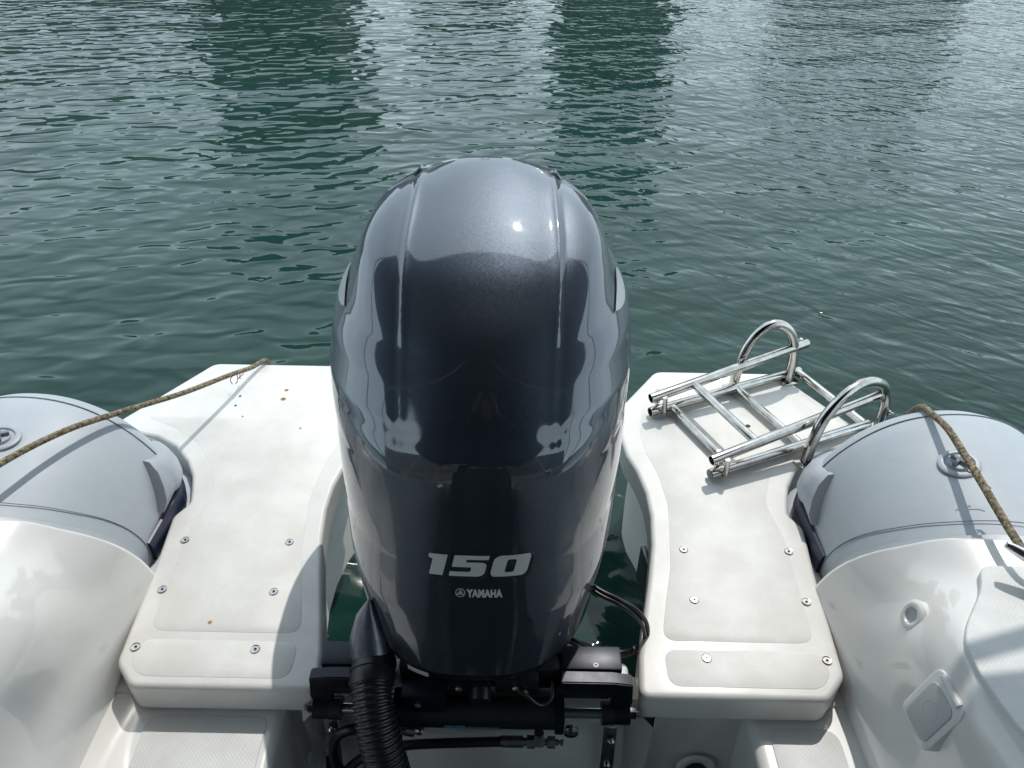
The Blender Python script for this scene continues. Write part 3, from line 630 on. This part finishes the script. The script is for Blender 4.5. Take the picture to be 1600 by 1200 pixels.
# ------------------------------------------------------------------ hydraulic steering ram
ram = thing('steering_ram', 'black hydraulic steering ram with chrome rods across the front of the motor', 'steering cylinder', (0, .72, .30))
barrel = tube('barrel', [(-.135, .716, .306), (.142, .716, .306)], .0275, 'black', ram, 40)
box('barrel_mount', (-.10, .708, .262), (.128, .742, .30), 'black', ram, None, .004)
box('end_cap', (.130, .690, .280), (.146, .742, .334), 'anod', ram, None, .003)
box('end_cap', (-.146, .690, .280), (-.132, .742, .334), 'anod', ram, None, .003)
for sx in (-1, 1):
    a = -.012
    tube('rod', [(a+sx*.13, .716, .308), (a+sx*.250, .716, .308)], .0095, 'rodsteel', ram, 24)
    # link arm: L-shaped plate from the knuckle up to the block
    prof = [(.238, .300), (.268, .300), (.272, .345), (.268, .392), (.236, .398), (.150, .398), (.150, .372), (.225, .370), (.238, .352)]
    bm = bmesh.new(); f = [bm.verts.new((a+sx*x, .738, z)) for x, z in prof]; g = [bm.verts.new((a+sx*x, .716, z)) for x, z in prof]
    bm.faces.new(f); bm.faces.new(g[::-1]); n = len(prof)
    for i in range(n): bm.faces.new((f[i], f[(i+1) % n], g[(i+1) % n], g[i]))
    bmesh.ops.bevel(bm, geom=bm.edges[:], offset=.002, segments=2, affect='EDGES')
    arm = frombm('link_arm', bm, 'anod', ram, True, 30)
    lo, hi = sorted((a+sx*.150, a+sx*.252))
    box('link_block', (lo, .740, .345), (hi, .785, .400), 'anod', ram, None, .003)
    lo, hi = sorted((a+sx*.140, a+sx*.235))
    box('link_block', (lo, .722, .338), (hi, .738, .366), 'black', ram, None, .006)
    tube('knuckle', [(a+sx*.226, .716, .308), (a+sx*.270, .716, .308)], .0185, 'anod', ram, 30)
    tube('knuckle_boot', [(a+sx*.222, .716, .308), (a+sx*.242, .716, .308)], .0195, 'black', ram, 30)
    nt_ = tube('nut', [(a+sx*.270, .716, .308), (a+sx*.281, .716, .308)], .0095, 'steel', ram, 6)
    tube('stud', [(a+sx*.281, .716, .308), (a+sx*.287, .716, .308)], .0055, 'zinc', nt_, 12)
disc('rivet', (.196, .748, .3995), (0, 0, 1), [(.0045, 0), (.0045, .0012), (.002, .0012), (.002, .0004), (.0001, .0004)], 'sticker', ram)
# print on the ram
for k, (x0, z0, ww, hh) in enumerate([(-.056, .2740, .015, .0022), (-.038, .2740, .016, .0022), (-.058, .2712, .038, .0013), (-.056, .2672, .012, .0026), (-.041, .2672, .019, .0026)]):
    fi = R(12)-(z0-.270)/.0282; yy = .716-.0279*math.cos(fi); zz = .306-.0279*math.sin(fi)
    box('maker_print', (x0, yy-.0004, zz), (x0+ww, yy+.0004, zz+hh), 'cyan', ram, Matrix.Rotation(fi, 3, 'X'), 0)
tcur = bpy.data.curves.new('ram_lettering', 'FONT'); tcur.body = 'MAVIMARE'; tcur.size = .0095; tcur.offset = .0001; tcur.space_character = 1.2
tob = bpy.data.objects.new('ram_lettering', tcur); C.objects.link(tob); bpy.context.view_layer.update()
tme = bpy.data.meshes.new_from_object(tob.evaluated_get(bpy.context.evaluated_depsgraph_get())); bpy.data.objects.remove(tob)
tme.transform(Matrix.Translation((-.018, .716-.0281*math.cos(R(14)), .306-.0281*math.sin(R(14)))) @ Matrix.Rotation(R(102), 4, 'X')); link('ram_lettering', tme, 'grayprint', ram, False)
# hydraulic fittings and hoses
hy = .700
bm = bmesh.new(); 
for x0, x1, r in ((.038, .078, .0100), (.078, .084, .007), (.084, .098, .0115), (.098, .114, .0085), (.114, .120, .006), (.120, .134, .0105), (.134, .139, .0055), (.139, .143, .0035), (.143, .148, .0055)):
    add_tube(bm, [(x0, hy, .238), (x1, hy, .238)], r, 6 if r > .0103 else 18)
add_tube(bm, [(.105, hy, .238), (.105, hy+.004, .262)], .0085, 14)
add_disc(bm, (.105, hy-.006, .252), (0, -.5, .8), [(.010, 0), (.010, .004), (.0001, .005)], 16)
frombm('hose_fitting', bm, 'zinc', ram, True, 35)
tube('hydraulic_hose', spline([(.045, hy, .238), (-.01, hy-.002, .236), (-.07, hy-.004, .234), (-.13, hy-.006, .228), (-.19, hy-.01, .205), (-.225, hy-.015, .175), (-.25, hy-.02, .13), (-.26, hy-.03, .05)], 8), .0085, 'rubber', ram, 18)
bm = bmesh.new()
for x0, x1, r in ((-.205, -.150, .0095), (-.150, -.128, .007), (-.128, -.112, .0095), (-.112, -.104, .006), (-.104, -.100, .0075)): add_tube(bm, [(x0, .704, .262), (x1, .704, .258)], r, 18)
frombm('hose_fitting', bm, 'zinc', ram, True, 35)
tube('hydraulic_hose', spline([(-.200, .704, .262), (-.225, .702, .262), (-.248, .698, .245), (-.257, .692, .20), (-.250, .684, .14), (-.235, .67, .06)], 8), .0095, 'rubber', ram, 18)

# ------------------------------------------------------------------ boarding ladder, folded flat on the right platform
lad = thing('boarding_ladder', 'folded stainless steel boarding ladder with open tube ends lying on the right platform', 'ladder', (.66, 1.45, .352))
e1 = Vector((.913, .408, 0)); e2 = Vector((.437, -.900, 0)); O = Vector((.384, 1.468, 0))
def LP(a, b, z): return O + e1*a + e2*b + Vector((0, 0, z))
W2 = .240; r = .0120
zl = .3655; zt = .408
def pipe(nm, p, q, rad, m_='steel', par=lad):
    bm = bmesh.new(); P0, P1 = Vector(p), Vector(q); d = (P1-P0).normalized(); u = d.orthogonal().normalized(); v = d.cross(u); k = 24
    prof = [(P0+d*.02, rad*.86), (P0, rad*.86), (P0, rad), (P1, rad), (P1+d*.004, rad*.8)]; rs = []
    for c_, rr in prof: rs.append([bm.verts.new(c_+(u*math.cos(2*math.pi*i/k)+v*math.sin(2*math.pi*i/k))*rr) for i in range(k)])
    for x, y in zip(rs, rs[1:]):
        for i in range(k): bm.faces.new((x[i], x[(i+1) % k], y[(i+1) % k], y[i]))
    bm.faces.new(rs[0]); bm.faces.new(rs[-1]); return frombm(nm, bm, m_, par, True, 40)
for b in (0, W2):
    pipe('lower_rail', LP(.0, b, zl), LP(.455, b, zl), r)
    pipe('upper_rail', LP(-.004, b, zt), LP(.455, b, zt+.045), r)
    lo_ = LP(.03, b+(.016 if b else .016), 0)
    bm = bmesh.new()
    for s_ in (-.0155, .0155):
        c0 = LP(.030, b+s_, zl-.004); c1 = LP(.026, b+s_, zt+.006)
        add_tube(bm, [c0, c1], .0062, 10); 
    add_tube(bm, [LP(.030, b-.02, zl), LP(.030, b+.02, zl)], .004, 10); add_tube(bm, [LP(.026, b-.02, zt+.002), LP(.026, b+.02, zt+.002)], .004, 10)
    frombm('hinge_link', bm, 'steel', lad, True, 40)
    disc('rail_plug', LP(-.0012, b, zl) if b else LP(.006, b, zl), -e1, [(r*.84, -.002), (r*.84, .0005), (.0001, .0008)], 'glue' if b else 'gap', lad, 20)
for a in (.060, .255, .448): tube('rung', [LP(a, 0, zl), LP(a, W2, zl)], .0105, 'steel', lad, 20)
for a in (.115,): tube('rung', [LP(a, 0, zt+.012), LP(a, W2, zt+.012)], .0105, 'steel', lad, 20)
for b in (-.008, W2+.008): tube('hinge_bolt', [LP(.452, b-.012, zt+.045), LP(.452, b+.012, zt+.045)], .006, 'zinc', lad, 8)
# grab handles
def handle(label, f0, f1, hz, out_):
    h = thing('grab_handle', label, 'handle', (*f0, .352), 'grab handles beside the boarding ladder')
    a = Vector((*f0, .352)); b = Vector((*f1, .352)); d = b-a; up = Vector((out_[0], out_[1], hz))
    pts = [a, a+d*.03+up*.35, a+d*.13+up*.72, a+d*.36+up*.98, a+d*.62+up*1.02, a+d*.88+up*.82, a+d*1.0+up*.45, b]
    g = tube('handle_tube', spline(pts, 10), .0125, 'steel', h, 24)
    for p_ in (a, b):
        dd = d.normalized(); q = Vector((-dd.y, dd.x, 0)); poly = [p_+dd*(sx_*.024)+q*(sy_*.020) for sx_, sy_ in ((-1, -1), (1, -1), (1, 1), (-1, 1))]
        pl = slab('mounting_plate', rounded([(v.x, v.y, .01) for v in poly], .01), .3502, .3545, 'steel', h, r=.0015, seg=2)
        for s_ in (-1, 1): disc('screw', p_+dd*(s_*.016)+q*(s_*.010)+Vector((0, 0, .002)), (0, 0, 1), [(.0035, 0), (.0032, .002), (.0001, .0024)], 'zinc', pl, 14)
    return h
handle('stainless steel hoop handle at the outer corner of the right platform, nearest the sea', (.615, 1.590), (.768, 1.628), .165, (-.0, .02))
h2 = handle('stainless steel hoop handle bolted beside the grey right tube', (.722, 1.312), (.935, 1.440), .155, (.0, .02))
disc('handle_bolt', (.940, 1.432, .405), (1, -.3, 0), [(.008, 0), (.008, .004), (.004, .005), (.004, .012), (.0001, .012)], 'steel', h2, 12)

# ------------------------------------------------------------------ mooring ropes
def braid(s, a): 
    return 1+.07*abs(math.sin(2*a+s*330))+.07*abs(math.sin(2*a-s*330))
def rope(label, pts, r, fray):
    P = spline(pts, 60)
    o = tube('mooring_rope', P, r, 'rope', None, 20, braid, 0); tag(o, label, 'rope', 'tan mooring ropes')
    for t, n_ in fray:
        bm = bmesh.new(); c = P[int(t*(len(P)-1))]
        for k in range(n_):
            q = c+Vector((random.uniform(-.012, .012), random.uniform(-.012, .012), -r*.6)); w1 = q+Vector((random.uniform(-.012, .012), random.uniform(-.016, .004), random.uniform(-.018, .0))); w2_ = w1+Vector((random.uniform(-.01, .01), random.uniform(-.012, .01), random.uniform(-.012, .008)))
            add_tube(bm, spline([q, w1, w2_], 4), .0011, 5)
        frombm('frayed_strand', bm, 'frayed', o)
    return o
rope('weathered tan rope running from the left platform corner over the left tube', [(-.600, 1.690, .20), (-.606, 1.683, .30), (-.612, 1.672, .350), (-.618, 1.655, .3635), (-.632, 1.61, .375), (-.655, 1.52, .415), (-.70, 1.37, .475), (-.745, 1.22, .545), (-.79, 1.08, .605), (-.83, .93, .645), (-.862, .80, .650), (-.872, .75, .640)], .0054, [(.42, 3), (.40, 2)])
rope('weathered tan rope lying over the right tube and its valve to the chrome cleat', [(.93, 1.325, .40), (.915, 1.318, .48), (.897, 1.283, .530), (.882, 1.235, .580), (.870, 1.18, .606), (.862, 1.11, .628), (.853, 1.03, .637), (.843, .95, .645), (.834, .865, .650), (.835, .80, .647), (.85, .775, .637), (.872, .760, .632)], .0060, [(.60, 3), (.66, 2)])
bm = bmesh.new()
for sx in (-1, 1):
    bm = bmesh.new(); c = Vector((sx*.872, .745, .612))
    P = [c+Vector((math.cos(t)*.022, math.sin(t)*.022, .008+.0022*t)) for t in [i*.35 for i in range(38)]]
    add_tube(bm, P, .0062, 12, True, braid); o = [q for q in bpy.data.objects if q.name.startswith('mooring_rope')][0 if sx < 0 else 1]
    frombm('rope_turns', bm, 'rope', o, True, 80)

# ------------------------------------------------------------------ canopy overhead (seen mirrored in the cowling and through its shade)
can = thing('boat_canopy', 'dark navy canvas canopy stretched on steel hoops over the cockpit', 'canopy', (0, .3, 2.1))
V = []; F = []; nx, ny = 16, 14
for j in range(ny+1):
    y = -3.3+4.78*j/ny
    for i in range(nx+1):
        x = -1.4+2.8*i/nx; V.append((x, y-.12*(x/1.4)**2*(j/ny), 2.17-.42*(x/1.4)**2-.03*((y-.2)/1.5)**2))
for j in range(ny):
    for i in range(nx): F.append((j*(nx+1)+i, j*(nx+1)+i+1, (j+1)*(nx+1)+i+1, (j+1)*(nx+1)+i))
cv_ = mesh('canvas', V, F, 'canvas', can); q = cv_.modifiers.new('t', 'SOLIDIFY'); q.thickness = .01
for y0, y1, yb in ((1.44, 1.40, -.25), (-.1, .0, -.35), (-1.25, -1.2, -.5)):
    P = spline([(-1.12, yb, .62), (-1.25, y1*.5+yb*.5, 1.2), (-1.38, y1, 1.72), (-.7, y0, 2.03), (0, y0, 2.13), (.7, y0, 2.03), (1.38, y1, 1.72), (1.25, y1*.5+yb*.5, 1.2), (1.12, yb, .62)], 8)
    tube('hoop', P, .014, 'steel', can, 12)

# ------------------------------------------------------------------ far shore (above the frame, mirrored in the water)
M['facade'] = mat('cream_plaster', (.13, .12, .10), .8, mottle=.3, mscale=.5)
M['facade2'] = mat('pink_plaster', (.16, .11, .095), .8, mottle=.3, mscale=.5)
M['facade3'] = mat('dark_brick', (.045, .04, .035), .8, mottle=.4, mscale=.8)
M['glass'] = mat('window_glass', (.02, .025, .03), .08)
M['quay'] = mat('quay_stone', (.16, .15, .13), .9, mottle=.4, mscale=1)
M['roof'] = mat('clay_roof', (.22, .10, .06), .9)
M['leaf'] = mat('dark_foliage', (.03, .05, .022), .9)
M['bark'] = mat('bark', (.07, .05, .035), .9)
qy = box('quay', (-260, 47, -1), (260, 120, 1.5), 'quay', None, None, .05); qy['kind'] = 'structure'
def building(label, x0, x1, y, h, m_, group='buildings on the far quay', back=False):
    b = thing('waterfront_building', label, 'building', ((x0+x1)/2, y, 1.5), group)
    bm = bmesh.new(); add_box(bm, (x0, y, 1.5), (x1, y+12, h)); frombm('wall', bm, m_, b, False)
    bm = bmesh.new(); add_box(bm, (x0-.4, y-.4, h), (x1+.4, y+12.4, h+.6)); frombm('roof', bm, 'roof', b, False)
    fl = max(2, int((h-2)/3.1)); n_ = max(2, int((x1-x0)/2.6))
    for i in range(fl):
        for k in range(n_):
            if n_*fl > 90: break
            cx = x0+(k+.5)*(x1-x0)/n_; z = 3.2+i*3.1
            if z+1.6 < h: box('window', (cx-.55, y-.05+(12 if back else 0), z), (cx+.55, y+.1+(12 if back else 0), z+1.5), 'glass', b, None, 0)
building('tall dark brick block on the quay behind the left of the boat', -19.3, -11.8, 50, 15.5, 'facade3')
building('long low cream building at the far left of the quay', -70, -22, 54, 9.5, 'facade')
building('dark brick tower block on the quay straight behind the motor', 2.3, 9.2, 50, 14.5, 'facade3')
building('pink plastered house on the quay to the right', 19, 27, 52, 8.5, 'facade2')
building('small cream house on the quay between the two brick blocks', -7, 0, 56, 8.0, 'facade')
# unseen shore and buildings added to block low sky in the cowling's reflection
q2 = box('quay', (-200, -70, -1), (200, -16, 1.3), 'quay', None, None, .05); q2['kind'] = 'structure'
building('added row of cream houses, unseen, blocking low sky behind the boat', -40, -3, -44, 16, 'facade', 'added buildings on the near quay', True)
building('added brown brick warehouse, unseen, blocking low sky behind the boat', 0, 34, -46, 17, 'facade3', 'added buildings on the near quay', True)

# ------------------------------------------------------------------ helm console and bow deck behind the camera
con = thing('helm_console', 'helm console with added dark cover and dark windscreen standing in the cockpit', 'console', (.05, -1.5, -.03))
bm = bmesh.new(); add_box(bm, (-.42, -1.85, -.03), (.52, -1.30, .95), None, .05); frombm('console_body', bm, 'canvas', con, True, 35)  # dark canvas cover added to darken the console's reflection in the cowling
box('dashboard', (-.36, -1.60, .93), (.46, -1.33, 1.05), 'black', con, Matrix.Rotation(R(-25), 3, 'X'), .02)
box('windscreen', (-.40, -1.72, .95), (.50, -1.70, 1.40), 'glass', con, Matrix.Rotation(R(18), 3, 'X'), .004)
bm = bmesh.new(); add_tube(bm, [Vector((.05+.17*math.cos(a), -1.26-.03*math.sin(a), .90+.17*math.sin(a))) for a in [i*math.pi/16 for i in range(33)]], .012, 10); frombm('steering_wheel', bm, 'black', con)
seat = thing('cockpit_seat', 'dark cushioned seat across the bow of the boat', 'seat', (0, -3, 0))
box('cushion', (-.7, -3.6, .35), (.7, -2.6, .47), 'canvas', seat, None, .03); box('seat_base', (-.7, -3.6, -.03), (.7, -2.6, .35), 'gel', seat, None, .02)

# ------------------------------------------------------------------ the person holding the phone behind the camera (mirrored in the cowling)
M['skin'] = mat('skin', (.28, .18, .125), .5); M['shirt'] = mat('navy_shirt', (.012, .016, .03), .85, mottle=.3, mscale=30)
M['shorts'] = mat('dark_trousers', (.02, .021, .024), .85); M['hair'] = mat('dark_hair', (.015, .011, .008), .6); M['shoe'] = mat('canvas_shoe', (.05, .05, .06), .8)
def skin_mesh(name, chains, m, parent, sub=2, root=0):
    V = []; E = []; Rr = []; idx = {}
    for ch in chains:
        prev = None
        for p, r_ in ch:
            k = tuple(round(q, 4) for q in p)
            if k not in idx: idx[k] = len(V); V.append(p); Rr.append(r_)
            if prev is not None: E.append((prev, idx[k]))
            prev = idx[k]
    me = bpy.data.meshes.new(name); me.from_pydata(V, E, []); me.update()
    o = link(name, me, m, parent, False)
    md = o.modifiers.new('skin', 'SKIN'); md.use_smooth_shade = True
    for i, r_ in enumerate(Rr): me.skin_vertices[0].data[i].radius = (r_, r_) if not isinstance(r_, tuple) else r_
    me.skin_vertices[0].data[root].use_root = True
    s_ = o.modifiers.new('sub', 'SUBSURF'); s_.levels = s_.render_levels = sub
    return o
per = thing('person', 'person in a navy shirt and dark trousers standing in the cockpit holding up a phone', 'person', (.05, -.45, -.03))
px, py = .05, -.33
T = [((px, py, .93), (.15, .11)), ((px, py, 1.08), (.135, .10)), ((px, py+.01, 1.25), (.155, .11)), ((px, py+.01, 1.38), (.13, .095)), ((px, py+.03, 1.47), .055), ((px, py+.05, 1.55), .07), ((px, py+.06, 1.63), (.085, .10)), ((px, py+.055, 1.70), (.07, .08))]
ch = [T]
for s_ in (-1, 1):
    ch.append([T[3], ((px+s_*.19, py+.01, 1.375), .058), ((px+s_*.285, py+.09, 1.165), .042), ((px+s_*.135, py+.25, 1.42), .028), ((px+s_*.095, py+.325, 1.495), .030)])
    w0 = ((px+s_*.095, py+.325, 1.495), .030)
    for k in range(4):
        z0 = 1.575-.020*k; l = (.9, 1, .95, .8)[k]
        ch.append([w0, ((px+s_*.088, py+.355, z0-.03), .010), ((px+s_*.080, py+.355+.03*l, z0-.01), .009), ((px+s_*(.080-.03*l), py+.392, z0-.005), .008)])
    ch.append([w0, ((px+s_*.075, py+.325, 1.51), .011), ((px+s_*.058, py+.345, 1.535), .009)])
    ch.append([T[0], ((px+s_*.10, py, .84), .088), ((px+s_*.115, py+.02, .46), .056), ((px+s_*.12, py-.01, .30), .052), ((px+s_*.12, py-.01, .06), .036), ((px+s_*.13, py+.12, .005), .030)])
body = skin_mesh('body', ch, 'skin', per)
sh = [[(T[0][0], (.19, .14)), (T[1][0], (.18, .13)), (T[2][0], (.225, .15)), (T[3][0], (.18, .12)), ((px, py+.02, 1.43), .06)]]
for s_ in (-1, 1): sh.append([(T[3][0], (.18, .12)), ((px+s_*.20, py+.01, 1.375), .088), ((px+s_*.29, py+.09, 1.165), .064), ((px+s_*.14, py+.27, 1.41), .040)])
skin_mesh('shirt', sh, 'shirt', body)
so2 = [[((px, py, 1.0), (.16, .12)), (T[0][0], (.165, .128))]]
for s_ in (-1, 1): so2.append([(T[0][0], (.165, .128)), ((px+s_*.10, py, .82), .105), ((px+s_*.115, py+.015, .46), .080), ((px+s_*.12, py-.01, .10), .062)])
skin_mesh('trousers', so2, 'shorts', body)
skin_mesh('hair', [[((px, py+.03, 1.62), (.08, .09)), ((px, py+.04, 1.69), (.088, .098)), ((px, py+.045, 1.735), (.06, .065))]], 'hair', body)
ph = thing('phone', 'black phone held level in both hands', 'phone', (.05, -.02, 1.55))
rotc = cam.matrix_world.to_3x3(); cc = Vector((.0516, 0, 1.55)) - _f*.022 + _a2*.045
bm = bmesh.new(); add_box(bm, cc-Vector((.074, .036, .004)), cc+Vector((.074, .036, .004)), rotc, .003); frombm('phone_case', bm, 'black', ph, True, 35)
